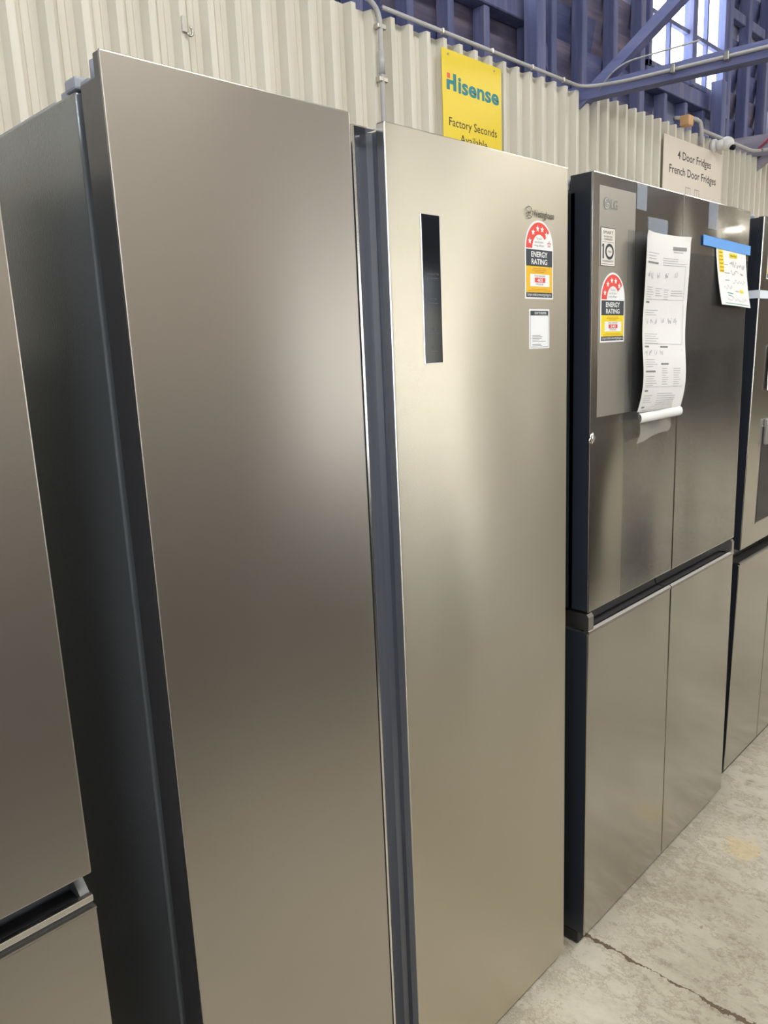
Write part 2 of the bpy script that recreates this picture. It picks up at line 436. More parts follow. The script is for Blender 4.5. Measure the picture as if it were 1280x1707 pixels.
# --- timber-framed wall above and behind it, with its two windows
SY = 1.185                                       # front face of the studs
BY = 1.25
WINS = [(3.70, 4.71, 2.86, 4.30, 4.235, (3.97, 4.455), (3.135, 3.72)),
        (1.60, 2.60, 2.865, 4.2, 2.1, (1.85, 2.35), (3.2, 3.7))]
def board_wall():
    b = MB(); z = 2.2; i = 0
    while z < ZC - 0.01:
        z1 = min(z + 0.155, ZC)
        segs = [(X0, X1)]
        for wx0, wx1, wz0, wz1, *_ in WINS:
            if z1 > wz0 and z < wz1:
                segs = [s for a, c in segs for s in ((a, min(c, wx0)), (max(a, wx1), c)) if s[1] - s[0] > 1e-4]
        for a, c in segs:
            # each board is a lapped wedge; a few lengths are pale replacements
            x = a
            while x < c - 1e-4:
                xn = min(c, x + rnd.uniform(0.5, 1.6))
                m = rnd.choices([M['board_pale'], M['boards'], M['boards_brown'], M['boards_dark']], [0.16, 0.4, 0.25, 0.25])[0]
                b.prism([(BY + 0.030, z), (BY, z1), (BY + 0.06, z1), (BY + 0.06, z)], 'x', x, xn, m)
                x = xn
        z = z1; i += 1
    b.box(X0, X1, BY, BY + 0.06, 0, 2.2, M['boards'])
    return b.build('wall_back_timber', kind='structure')
board_wall()
tn = 0
def trim(mb):
    global tn
    tn += 1
    return mb.build('trim_%d' % tn, kind='structure')
def stud(x, wd, z0=2.2, z1=ZC, y0=SY, m='stud'):
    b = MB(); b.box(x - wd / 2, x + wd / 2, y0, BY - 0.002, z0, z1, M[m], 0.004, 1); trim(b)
for x in (0.75, 1.02, 1.29): stud(x, 0.036)
for x in (1.58, 2.615, 3.625, 4.76): stud(x, 0.05)
for x in (1.845, 2.075, 2.30): stud(x, 0.036, 2.2, 2.78)
for x in (2.79, 3.05, 3.34): stud(x, 0.042)
for x in (3.90, 4.16, 4.40): stud(x, 0.036, 2.2, 2.76)
for x in (5.06, 5.40, 5.74, 6.1, 6.5, 6.9, 7.4): stud(x, 0.055)
for (x0, x1, z) in [(1.61, 2.585, 2.78), (3.66, 4.73, 2.76)]:      # sill plates under the windows
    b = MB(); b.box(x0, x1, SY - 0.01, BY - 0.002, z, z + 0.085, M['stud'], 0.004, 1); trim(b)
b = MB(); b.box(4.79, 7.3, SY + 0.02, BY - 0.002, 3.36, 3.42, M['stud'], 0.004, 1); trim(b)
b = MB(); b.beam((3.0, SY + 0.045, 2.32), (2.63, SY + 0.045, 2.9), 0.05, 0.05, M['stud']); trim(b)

def window(i, x0, x1, z0, z1, mull, munt, trans):
    root = bpy.data.objects.new('window_%d' % i, None); COL.objects.link(root)
    root.location = (x0, 1.2, z0); root['kind'] = 'structure'
    b = MB(); y0, y1 = 1.19, 1.245
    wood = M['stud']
    b.box(x0, x0 + 0.035, y0, y1, z0, z1, wood, 0.003, 1); b.box(x1 - 0.035, x1, y0, y1, z0, z1, wood, 0.003, 1)
    b.box(x0, x1, y0, y1, z0, z0 + 0.03, wood, 0.003, 1); b.box(x0, x1, y0, y1, z1 - 0.04, z1, wood, 0.003, 1)
    b.box(mull - 0.028, mull + 0.028, y0 - 0.01, y1, z0, z1, wood, 0.003, 1)
    b.build('window_frame', root, root.location)
    for a, c in ((x0 + 0.03, mull - 0.025), (mull + 0.025, x1 - 0.03)):
        for zt in trans:
            q = MB(); q.box(a, c, 1.205, 1.230, zt - 0.011, zt + 0.011, wood); q.build('glazing_bar', root, root.location)
    for mx in munt:
        q = MB(); q.box(mx - 0.009, mx + 0.009, 1.203, 1.228, z0 + 0.02, z1 - 0.03, wood); q.build('glazing_bar', root, root.location)
    q = MB(); q.box(x0 + 0.02, x1 - 0.02, 1.232, 1.236, z0 + 0.015, z1 - 0.02, M['pane'])
    q.build('window_pane', root, root.location)
M['pane'] = bpy.data.materials.new('frosted_window_glass'); M['pane'].use_nodes = True
def _pane(m):
    nt = m.node_tree; nt.nodes.remove(nt.nodes['Principled BSDF'])
    o = nt.nodes['Material Output']; t = nt.nodes.new('ShaderNodeBsdfTranslucent'); t.inputs[0].default_value = (0.9, 0.94, 1, 1)
    tr = nt.nodes.new('ShaderNodeBsdfTransparent'); mx = nt.nodes.new('ShaderNodeMixShader'); mx.inputs[0].default_value = 0.9
    nt.links.new(t.outputs[0], mx.inputs[1]); nt.links.new(tr.outputs[0], mx.inputs[2]); nt.links.new(mx.outputs[0], o.inputs['Surface'])
_pane(M['pane'])
for i, wv in enumerate(WINS): window(i + 1, *wv)

# ================================================================== ROOF TRUSSES
def truss(x, label, m, dz=0.0, th=0.0):
    t = thing('roof_truss', (x, 1.1, 2.37), label, 'roof truss', None)
    org = t.location
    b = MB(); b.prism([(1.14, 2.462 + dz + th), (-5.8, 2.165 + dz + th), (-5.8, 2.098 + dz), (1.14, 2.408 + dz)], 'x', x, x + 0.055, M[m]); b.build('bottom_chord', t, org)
    b = MB(); b.beam((x + 0.025, 0.98, 2.335), (x + 0.025, -2.2, 4.42), 0.045, 0.040, M[m]); b.build('diagonal_brace', t, org)
    b = MB(); b.box(x - 0.005, x + 0.06, 1.08, 1.148, 2.30, 2.9, M['stud'], 0.004, 1); b.build('wall_post', t, org)
    return t
truss(2.50, 'dark timber roof truss whose beam crosses in front of the window', 'beam')
truss(4.40, 'timber roof truss at the far right edge, beyond the white sign', 'beam_grey', 0.05, 0.06)

def bend(p, q, r, n=6):
    """round the corner between successive segments p->c->q : list of 3 points -> arc points"""
    a, c, d = [Vector(v) for v in (p[0], p[1], q)]
    u = (a - c).normalized(); v = (d - c).normalized()
    s, e = c + u * r, c + v * r
    return [tuple((1 - t) ** 2 * s + 2 * t * (1 - t) * c + t * t * e) for t in [i / n for i in range(n + 1)]]
def pipe(pts, r=0.03):
    out = [pts[0]]
    for i in range(1, len(pts) - 1): out += bend((pts[i - 1], pts[i]), pts[i + 1], r)
    return out + [pts[-1]]
# conduit along the top of the sheet wall and out along the first truss
t = thing('conduit', (1.35, 0.855, 2.43), 'long grey conduit running along the wall top then out along the beam', 'conduit')
b = MB(); b.tube(pipe([(1.356, 0.862, 2.434), (2.47, 0.858, 2.432), (2.490, 0.70, 2.418), (2.490, -3.5, 2.225)], 0.06), 0.0065, M['conduit'], 10)
b.build('pipe', t, t.location)
for y in (0.50, 0.31, -0.3):
    q = MB(); q.box(2.476, 2.4995, y - 0.008, y + 0.008, 2.372 + 0.046 * y, 2.400 + 0.046 * y, M['steel_clip'], 0.002, 1); q.build('saddle_clip', t, t.location)
for x in (1.62, 1.88, 2.12, 2.33):
    q = MB(); q.box(x - 0.004, x + 0.004, 0.8500, 0.8645, 2.424, 2.440, M['steel_clip'], 0.002, 1); q.build('saddle_clip', t, t.location)
b = MB(); b.tube(pipe([(2.545, 0.850, 2.40), (2.466, 0.765, 2.43), (2.466, 0.69, 2.475), (2.466, 0.40, 2.470)], 0.05), 0.0030, M['conduit'], 6)
q = b.build('loose_cable', t, t.location); q['label'] = 'thin cable looping off the conduit'
# conduit dropping down the wall by the yellow sign
t = thing('conduit', (1.335, 0.85, 1.4), 'grey conduit bending over the wall top and dropping left of the yellow sign', 'conduit')
b = MB(); b.tube(pipe([(1.10, 0.92, 2.475), (1.20, 0.88, 2.47), (1.333, 0.852, 2.43), (1.333, 0.852, 1.2)], 0.05), 0.0075, M['conduit'], 10)
b.build('pipe', t, t.location)
b = MB(); b.tube([(1.333, 0.852, 2.25), (1.333, 0.852, 2.31)], 0.0100, M['conduit'], 12); b.build('coupling', t, t.location)
for z in (2.375, 2.235):
    q = MB(); q.box(1.318, 1.352, 0.845, 0.8645, z - 0.007, z + 0.007, M['steel_clip'], 0.002, 1); q.build('saddle_clip', t, t.location)
# conduit above the white sign
t = thing('conduit', (3.62, 0.85, 2.43), 'pale conduit hooking over the wall top above the white sign', 'conduit')
b = MB(); b.tube(pipe([(3.45, 0.93, 2.50), (3.56, 0.86, 2.50), (3.585, 0.852, 2.47), (3.585, 0.852, 2.385)], 0.03), 0.011, M['conduit'], 10); b.build('pipe', t, t.location)
b = MB(); b.tube(pipe([(3.60, 0.852, 2.452), (4.28, 0.852, 2.452), (4.385, 0.80, 2.468), (4.388, 0.0, 2.432)], 0.06), 0.0095, M['conduit'], 10); b.build('branch_pipe', t, t.location)
# cable on the second truss
b = MB(); b.tube([(4.37, 0.86, 2.475), (4.375, 0.80, 2.530), (4.385, 0.5, 2.535), (4.385, -0.6, 2.49)], 0.008, M['red_cable'], 8)
tag(b.build('cable', None, (4.38, 0.86, 2.475)), 'dull red cable lying along the far right truss beam', 'cable')

# --- small fittings on the sheet wall
t = thing('security_camera', (3.78, 0.85, 2.40), 'small white security camera beside the top corner of the white sign', 'security camera')
org = t.location
b = MB(); b.cyl((3.745, 0.864, 2.405), (3.745, 0.842, 2.405), 0.030, M['cam_white'], 20); b.build('mount_base', t, org)
b = MB(); b.tube([(3.748, 0.845, 2.405), (3.765, 0.81, 2.41)], 0.022, M['cam_white'], 16)
bm_ = bmesh.new(); bmesh.ops.create_uvsphere(bm_, u_segments=18, v_segments=12, radius=0.034)
for v in bm_.verts: v.co += Vector((3.775, 0.80, 2.408))
b.bm(bm_, M['cam_white'], True); b.build('camera_head', t, org)
b = MB(); b.tube([(3.775, 0.785, 2.390), (3.77, 0.762, 2.382)], 0.013, M['black_gloss'], 14); b.build('lens', t, org)
t = thing('sensor_box', (3.435, 0.86, 2.44), 'small tan sensor box on the wall top left of the security camera', 'sensor')
b = MB(); b.box(3.385, 3.44, 0.83, 0.875, 2.442, 2.488, M['orange_box'], 0.004, 2); b.build('housing', t, t.location)
b = MB(); b.box(3.440, 3.462, 0.835, 0.865, 2.452, 2.476, M['black'], 0.003, 2); b.build('sensor_head', t, t.location)
t = thing('pipe_clip', (0.684, 0.86, 2.22), 'small brass saddle clip left on the wall above the near fridge', 'clip')
b = MB(); b.box(0.672, 0.687, 0.8595, 0.8645, 2.210, 2.245, M['steel_clip'], 0.0015, 1); b.build('clip_plate', t, t.location)
b = MB(); b.tube(arc_pts := [(0.690 + 0.008 * math.cos(a), 0.858, 2.214 + 0.010 * math.sin(a)) for a in [math.radians(d) for d in range(200, 470, 30)]], 0.003, M['steel_clip'], 6); b.build('clip_loop', t, t.location)

# ================================================================== SIGNS ON THE WALL
def sign_board(name, x0, x1, z0, z1, m, label):
    t = thing(name, (x0, CREST - 0.004, z0), label, 'sign')
    b = MB(); b.box(x0, x1, CREST - 0.0045, CREST - 0.0005, z0, z1, m, 0.0008, 1); b.build('board', t, t.location)
    return t, CREST - 0.0045
t, sy_ = sign_board('yellow_sign', 1.619, 1.936, 1.93, 2.389, M['sign_yellow'], 'yellow factory seconds sign on the ribbed wall above the fridges')
org = t.location
p = Print(1.619, sy_, 1.93)
W_, H_ = 0.317, 0.459
p.text('isense', 0.0790, 0.341, 0.047, M['sign_teal'], 1, width=0.222, bold=0.030)
p.build('maker_lettering', t, org)
# the capital: a low left bar with a square red dot, a bridge and a full-height bar
p = Print(1.619, sy_, 1.93)
p.poly([(0.0200, 0.341), (0.0360, 0.341), (0.0360, 0.3590), (0.0530, 0.3590), (0.0530, 0.341), (0.0695, 0.341), (0.0695, 0.392), (0.0530, 0.392), (0.0530, 0.3710), (0.0200, 0.3710)], M['sign_teal'])
p.build('capital_letter', t, org)
p = Print(1.619, sy_, 1.93); p.rect(0.0225, 0.3745, 0.0385, 0.3900, M['sign_red']); p.build('red_square', t, org)
for s_, v, wd in (('Factory Seconds', 0.235, 0.258), ('Available', 0.190, 0.147)):
    words(s_, 0.158 - wd / 2, v, 0.0255, M['sign_black'], wd, 1.619, sy_, 1.93, t, org, 0.004)
for u, v in ((0.03, 0.445), (0.275, 0.445), (0.03, 0.02), (0.275, 0.02)):
    q = MB(); q.cyl((1.619 + u, sy_, 1.93 + v), (1.619 + u, sy_ - 0.002, 1.93 + v), 0.003, M['steel_clip'], 10); q.build('screw', t, org)

t, sy_ = sign_board('white_sign', 3.198, 3.872, 1.92, 2.381, M['sign_cream'], 'cream four door and French door fridges sign on the wall')
org = t.location
for s_, u, v, wd in (('4 Door Fridges', 0.148, 0.373, 0.389), ('French Door Fridges', 0.062, 0.303, 0.544)):
    words(s_, u, v, 0.036, M['sign_black'], wd, 3.198, sy_, 1.92, t, org, 0.010)
for u in (0.245, 0.348):
    p = Print(3.198, sy_, 1.92)
    p.frame(u, 0.08, u + 0.055, 0.256, 0.003, M['grey_print']); p.rect(u + 0.026, 0.08, u + 0.029, 0.253, M['grey_print'])
    p.rect(u + 0.018, 0.15, u + 0.021, 0.20, M['grey_print']); p.rect(u + 0.034, 0.15, u + 0.037, 0.20, M['grey_print'])
    p.build('fridge_drawing', t, org)

# ================================================================== FRIDGES
def skin_door(b, x0, x1, z0, z1, y0, y1, skin, side, full=0.020, notch=0.022, lip=0.005):
    """thin steel front pan over a darker insulated body"""
    b.box(x0 + 0.0004, x1 - 0.0004, y0 + 0.003, y0 + full, z0 + 0.0005, z1 - 0.0008, side, 0.001, 1)
    b.box(x0, x1, y0, y0 + lip, z0, z1, skin, 0.0022, 3)
    b.box(x0 + 0.0006, x1 - 0.0006, y0 + full - 0.004, y1, z0 + 0.001, z1 - notch, side, 0.002, 2)

def energy_label(parent, org, x, y, z, w, h, kwh, stars, yel, lean):
    """arched star-rating sticker; stars = number filled of five shown"""
    p = Print(x, y, z); W2 = w / 2
    hb = h - W2 * 1.06                           # where the arch starts
    k = (h - hb) / W2
    def A(r, a0, a1, n=28): return [(W2 + u, hb + v * k) for u, v in arc(0, 0, r, a0, a1, n)]
    p.sheet([(0, 0), (w, 0)] + A(W2, 0, 180), M['white'])
    e = 0.035 * w
    R, r = W2 - e, W2 * 0.50
    a_end = lean
    ring = A(R, 180, a_end) + A(r, a_end, 180)
    n = 28
    for i in range(n):
        a, c = 180 + (a_end - 180) * i / n, 180 + (a_end - 180) * (i + 1) / n
        p.poly([A(R, a, a, 1)[0], A(R, c, c, 1)[0], A(r, c, c, 1)[0], A(r, a, a, 1)[0]], M['red'], 2)
    for i, a in enumerate((160, 128, 100, 74, 46, 15)[:6]):
        rr = (R + r) / 2; c = A(rr, a, a, 1)[0]
        if a > a_end + 4 and i < int(math.ceil(stars)): p.star(c[0], c[1], w * 0.066, M['white'], 3)
        elif kwh == '405' and a < 50:
            p.star(c[0], c[1], w * 0.066, M['red'], 3, hollow=w * 0.010)
    for i, s_ in enumerate(('The more', 'stars the more', 'energy efficient')):
        p.text(s_, W2 - 0.01 * w, hb + W2 * (0.34 - 0.13 * i), w * 0.045, M['grey_print'], 2, width=w * (0.20, 0.30, 0.34)[i], align='C')
    y0 = hb - 0.225 * h
    p.rect(e, y0 + 0.0, w - e, hb - 0.002, M['ink'], 2)
    hh = hb - 0.002 - y0
    p.text('ENERGY', W2, y0 + hh * 0.56, hh * 0.32, M['white'], 3, width=w * 0.58, align='C', bold=0.02)
    p.text('RATING', W2, y0 + hh * 0.12, hh * 0.32, M['white'], 3, width=w * 0.56, align='C', bold=0.02)
    yb = h * 0.085
    p.rect(e, yb, w - e, y0, yel, 2)
    gh = y0 - yb
    for i in range(3): p.rect(w * (0.24 + 0.03 * (i == 0) + .1 * (i == 2)), y0 - gh * (0.10 + 0.065 * i), w * (0.76 - .03 * (i == 0) - .1 * (i == 2)), y0 - gh * (0.075 + 0.065 * i), M['orange_print'], 3)
    p.rect(w * 0.17, yb + gh * 0.23, w * 0.86, yb + gh * 0.70, M['white'], 3)
    p.text('Energy consumption', W2 + .01 * w, yb + gh * 0.605, w * 0.045, M['grey_print'], 4, width=w * 0.38, align='C')
    p.rect(w * 0.33, yb + gh * 0.385, w * 0.70, yb + gh * 0.565, M['red'], 4)
    p.text(kwh, W2 + .015 * w, yb + gh * 0.41, gh * 0.125, M['white'], 5, width=w * 0.20, align='C', bold=0.015)
    p.text('kWh per year', W2 + .01 * w, yb + gh * 0.285, w * 0.045, M['grey_print'], 4, width=w * 0.26, align='C')
    for i in range(2): p.rect(w * (0.20 - .1 * i), yb + gh * (0.115 - 0.055 * i), w * (0.80 + .1 * i), yb + gh * (0.132 - 0.055 * i), M['orange_print'], 3)
    p.rect(e, h * 0.022, w - e, yb, M['ink'], 2)
    p.text('Compare models at www.energyrating.gov.au', W2, h * 0.042, w * 0.055, M['white'], 3, width=w * 0.86, align='C')
    return p.build('energy_label', parent, org)

# ---------------------------------------------------------------- near-left bottom-mount fridge
FX1, FY = -0.143, -0.050
root = thing('refrigerator', (-0.49, 0.30, 0), 'steel bottom freezer fridge cut off at the left edge of the photo', 'fridge')
org = root.location
x0 = -0.84
b = MB(); b.box(x0 + 0.003, FX1 - 0.006, FY + 0.072, 0.62, 0.035, 1.735, M['cab'], 0.003, 2); b.build('cabinet', root, org)
b = MB(); skin_door(b, x0, FX1, 0.890, 1.752, FY, FY + 0.066, M['steel_near'], M['door_side'], 0.022, 0.0); b.build('upper_door', root, org)
b = MB()
b.box(x0, FX1, FY, FY + 0.005, 0.060, 0.846, M['steel_near'], 0.002, 3)
b.box(x0 + 0.001, FX1 - 0.001, FY + 0.003, FY + 0.066, 0.061, 0.845, M['door_side'], 0.002, 2)
lower = b.build('lower_door', root, org)
b = MB()                                          # bright lipped grip along the lower door top
b.box(x0, FX1 - 0.001, FY + 0.003, FY + 0.011, 0.8530, 0.8615, M['chrome'], 0.0012, 2)
b.box(x0, FX1 - 0.001, FY + 0.0065, FY + 0.040, 0.8455, 0.8545, M['black'])
b.box(x0, FX1, FY - 0.0004, FY + 0.008, 0.8450, 0.8470, M['steel_near'])
b.build('handle_lip', lower, org)
b = MB(); b.prism([(FY + 0.020, 0.8465), (FY + 0.0435, 0.8465), (FY + 0.056, 0.888), (FY + 0.060, 0.888), (FY + 0.060, 0.846)], 'x', x0 + .004, FX1 - 0.012, M['groove'])
b.build('handle_recess', lower, org)
b = MB(); b.prism([(FY + 0.012, 0.847), (FY + 0.012, 0.858), (FY + 0.045, 0.886), (FY + 0.06, 0.886), (FY + 0.06, 0.847)], 'x', FX1 - 0.012, FX1 - 0.001, M['groove_dark'])
b.build('handle_end_cap', lower, org)
for fx in (x0 + 0.06, FX1 - 0.06):
    q = MB(); q.cyl((fx, FY + 0.12, 0.0), (fx, FY + 0.12, 0.04), 0.018, M['black'], 16); q.build('foot', root, org)
for fx in (x0 + 0.06, FX1 - 0.06):
    q = MB(); q.cyl((fx, 0.56, 0.0), (fx, 0.56, 0.04), 0.018, M['black'], 16); q.build('foot', root, org)
q = MB(); q.box(x0 + 0.01, FX1 - 0.01, FY + 0.075, FY + 0.095, 0.006, 0.055, M['black'], 0.002, 1); q.build('kickplate', root, org)

# ---------------------------------------------------------------- side-by-side fridge with the control panel
H, XR = 1.790, 0.951
root = thing('refrigerator', (0.475, 0.35, 0), 'large two door steel fridge with a black control panel strip', 'fridge')
org = root.location
b = MB(); b.box(0.002, XR - 0.003, 0.070, 0.735, 0.035, 1.765, M['cab'], 0.0035, 3)
b.box(0.012, XR - 0.013, 0.052, 0.0705, 0.045, 1.755, M['rubber'])
b.build('cabinet', root, org)
for tx in (0.018, XR - 0.10):
    b = MB(); b.box(tx, tx + 0.082, 0.16, 0.60, 1.7655, 1.778, M['grey_plastic'], 0.004, 2); b.build('top_trim', root, org)
# left door
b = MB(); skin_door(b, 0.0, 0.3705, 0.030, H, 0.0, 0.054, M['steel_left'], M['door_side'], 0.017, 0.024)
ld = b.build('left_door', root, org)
b = MB(); b.box(0.366, 0.3715, 0.004, 0.050, 0.034, 1.764, M['groove'], 0.001, 1); ld_edge = b.build('edge_trim', ld, org)
# right door: face panel and full-height grip channel on its left side
b = MB()
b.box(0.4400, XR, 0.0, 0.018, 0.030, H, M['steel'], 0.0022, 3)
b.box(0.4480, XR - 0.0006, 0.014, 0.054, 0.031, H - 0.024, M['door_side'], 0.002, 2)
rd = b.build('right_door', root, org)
b = MB()
ch = [(0.4398, 0.004), (0.4398, 0.0155), (0.4475, 0.0200), (0.4480, 0.034), (0.4400, 0.0395), (0.4270, 0.0400), (0.4150, 0.0370), (0.4060, 0.0310),
      (0.4010, 0.0245), (0.3960, 0.0215), (0.3915, 0.0220), (0.3905, 0.0250), (0.3905, 0.054), (0.4490, 0.054), (0.4490, 0.004)]
b.prism(ch[:], 'z', 0.0315, 1.7810, M['groove'])
b.build('grip_channel', rd, org)
b = MB(); b.prism([(0.3915, 0.0195), (0.3962, 0.0195), (0.3962, 0.0215), (0.3915, 0.0222)], 'z', 0.0315, 1.7816, M['chrome']); 
b.prism([(0.3915, 0.0205), (0.440, 0.0190), (0.440, 0.0400), (0.3915, 0.0480)], 'z', 1.7805, 1.7822, M['chrome'])
b.build('channel_trim', rd, org)
b = MB(); b.box(0.4393, 0.4404, 0.0012, 0.0165, 0.032, H - 0.0025, M['aluminium'], 0.0003, 1); b.build('edge_trim', rd, org)
# top hinges
for hx0, hx1, nm in ((0.004, 0.060, 'l'), (XR - 0.060, XR - 0.004, 'r')):
    b = MB()
    cx = hx0 + 0.016 if nm == 'l' else hx1 - 0.016
    b.cyl((cx, 0.0345, 1.7665), (cx, 0.0345, 1.7885), 0.0135, M['grey_plastic'], 24)
    b.box(hx0 + 0.004, hx1 - 0.004, 0.048, 0.120, 1.7655, 1.7745, M['grey_plastic'], 0.002, 2)
    b.box(hx0 - 0.003, hx1, 0.066, 0.094, 1.7655, 1.7800, M['grey_plastic'], 0.003, 2)
    b.build('hinge_cover', root, org)
# feet and kick plate
q = MB(); q.box(0.03, 0.905, 0.016, 0.05, 0.002, 0.0285, M['black'], 0.002, 1); q.build('kickplate', root, org)
for fx in (0.06, XR - 0.06):
    for fy in (0.13, 0.66):
        q = MB(); q.cyl((fx, fy, 0.0), (fx, fy, 0.04), 0.02, M['black'], 16); q.build('foot', root, org)
# control panel strip
b = MB()
px0, px1, pz0, pz1 = 0.5145, 0.5585, 1.4350, 1.6665
b.box(px0 - 0.0011, px1 + 0.0011, -0.0012, 0.004, pz0 - 0.0012, pz1 + 0.0008, M['aluminium'], 0.0006, 1)
b.box(px0, px1, -0.0020, 0.004, pz0, pz1, M['black_gloss'], 0.0008, 1)
p = Print(px0, -0.0021, pz0); p.mb = b
for s_, v, wd, ul in (('REFRIGERATOR', 0.1390, 0.032, 0.028), ('FREEZER', 0.1000, 0.019, 0.025), ('MODE', 0.0525, 0.012, 0.028), ('LOCK', 0.0235, 0.009, 0.015)):
    p.text(s_, 0.0215, v, 0.0032, M['panel_print'], 1, width=wd, align='C')
    p.rect(0.0215 - ul / 2, v - 0.005, 0.0215 + ul / 2, v - 0.0045, M['panel_print'])
b.build('control_panel', rd, org)
# raised metal maker's badge: crowned roundel and name
p = Print(0.802, -0.0002, 1.6800, lift=0.0012)
R_ = 0.0105; cu, cv = 0.0125, 0.0155
for a0 in range(0, 360, 30): p.stroke(arc(cu, cv, R_, a0 + 3, a0 + 25, 4), 0.0018, M['badge_grey'])
p.stroke([(cu - 0.006, cv + 0.0035), (cu - 0.003, cv - 0.0025), (cu, cv + 0.002), (cu + 0.003, cv - 0.0025), (cu + 0.006, cv + 0.0035)], 0.0016, M['badge_grey'])
p.rect(cu - 0.005, cv - 0.0055, cu + 0.005, cv - 0.0042, M['badge_grey'])
for du in (-0.006, 0, 0.006): p.star(cu + du, cv + 0.0058, 0.0014, M['chrome'], 1)
p.text('Westinghouse', 0.0275, 0.0095, 0.0125, M['badge_grey'], 1, width=0.069, bold=0.012)
b = p.build('maker_badge', rd, org); b['label'] = 'raised metal maker name with roundel'
energy_label(rd, org, 0.8015, -0.0001, 1.5420, 0.0950, 0.1420, '405', 4.5, M['amber'], 41)
# registration sticker (its square code left out)
p = Print(0.8145, -0.0001, 1.4500); w_, h_ = 0.0690, 0.0735
p.sheet([(0, 0), (w_, 0), (w_, h_), (0, h_)], M['white'])
p.frame(0.004, 0.0025, w_ - 0.004, h_ - 0.003, 0.0007, M['blue_line'], 2)
p.rect(0.004, h_ - 0.0115, w_ - 0.004, h_ - 0.003, M['ink'], 3)
p.text('SCAN TO REGISTER', w_ / 2 + 0.003, h_ - 0.0095, 0.0042, M['white'], 4, width=0.040, align='C', bold=0.01)
for i, wd in enumerate((0.028, 0.034, 0.032, 0.024, 0.046, 0, 0.030, 0.034)):
    if wd: p.rect(0.010, 0.0240 - i * 0.0028, 0.010 + wd, 0.0250 - i * 0.0028, M['grey_print'], 2)
b = p.build('registration_sticker', rd, org)

# ---------------------------------------------------------------- four-door fridge
LX0, LX1, LY, LM = 1.0185, 1.8685, -0.016, 1.4405
HL = 1.791
root = thing('refrigerator', (1.44, 0.35, 0), 'dark steel four door fridge with a long paper sheet hanging on it', 'fridge')
org = root.location
b = MB(); b.box(LX0 + 0.003, LX1 - 0.003, LY + 0.086, 0.70, 0.035, 1.762, M['navy'], 0.003, 2)
b.box(LX0 + 0.014, LX1 - 0.014, LY + 0.080, LY + 0.0865, 0.045, 1.75, M['rubber'])
b.build('cabinet', root, org)
for nm, xa, xb in (('upper_left_door', LX0, LM - 0.002), ('upper_right_door', LM + 0.002, LX1)):
    b = MB()
    b.box(xa, xb, LY, LY + 0.005, 0.868, HL, M['steel_dark'], 0.0022, 3)
    b.box(xa + 0.0006, xb - 0.0006, LY + 0.003, LY + 0.053, 0.869, HL - 0.001, M['navy'], 0.002, 2)
    b.box(xa + 0.0006, xb - 0.0006, LY + 0.040, LY + 0.082, 0.869, HL - 0.034, M['navy'], 0.002, 2)
    d = b.build(nm, root, org)
    if nm == 'upper_left_door': uld = d
    else: urd = d
for hx in (LX0 + 0.020, LX1 - 0.020):
    b = MB(); b.cyl((hx, LY + 0.068, HL - 0.0335), (hx, LY + 0.068, HL - 0.006), 0.0135, M['grey_plastic'], 24)
    b.box(hx - 0.016, hx + 0.016, LY + 0.058, LY + 0.150, 1.7625, 1.7745, M['grey_plastic'], 0.003, 2)
    b.build('hinge_cover', root, org)
for nm, xa, xb, first in (('lower_left_door', LX0, LM - 0.002, True), ('lower_right_door', LM + 0.002, LX1, False)):
    b = MB()
    b.box(xa, xb, LY, LY + 0.005, 0.037, 0.818, M['steel_dark'], 0.0022, 3)
    b.box(xa + 0.0006, xb - 0.0006, LY + 0.003, LY + 0.082, 0.038, 0.8180, M['navy'], 0.002, 2)
    d = b.build(nm, root, org)
    # scooped grip: metal lip, dark tray and rear wall, metal end cap
    h = MB()
    h.prism([(LY - 0.002, 0.8175), (LY - 0.002, 0.8235), (LY + 0.004, 0.8275), (LY + 0.010, 0.8275), (LY + 0.012, 0.8225), (LY + 0.014, 0.8185)], 'x', xa, xb, M['handle_metal'])
    h.build('handle_lip', d, org)
    h = MB()
    h.prism([(LY + 0.0135, 0.8185), (LY + 0.0135, 0.8215), (LY + 0.040, 0.8225), (LY + 0.050, 0.8610), (LY + 0.082, 0.8610), (LY + 0.082, 0.8185)], 'x', xa + 0.001, xb - 0.001, M['groove_dark'])
    h.build('handle_tray', d, org)
    e = MB(); ex0, ex1 = (xa, xa + 0.022) if first else (xb - 0.016, xb)
    e.prism([(LY - 0.001, 0.826), (LY - 0.001, 0.856), (LY + 0.004, 0.8635), (LY + 0.080, 0.8640), (LY + 0.080, 0.826)], 'x', ex0, ex1, M['handle_metal'])
    e.build('handle_end_cap', d, org)
q = MB(); q.box(LX0 + 0.004, LX1 - 0.030, LY + 0.020, LY + 0.085, 0.002, 0.0355, M['black'], 0.002, 1); q.build('kickplate', root, org)
for fx in (LX0 + 0.05, LX1 - 0.05):
    for fy in (LY + 0.12, 0.64):
        q = MB(); q.cyl((fx, fy, 0), (fx, fy, 0.04), 0.02, M['black'], 16); q.build('foot', root, org)
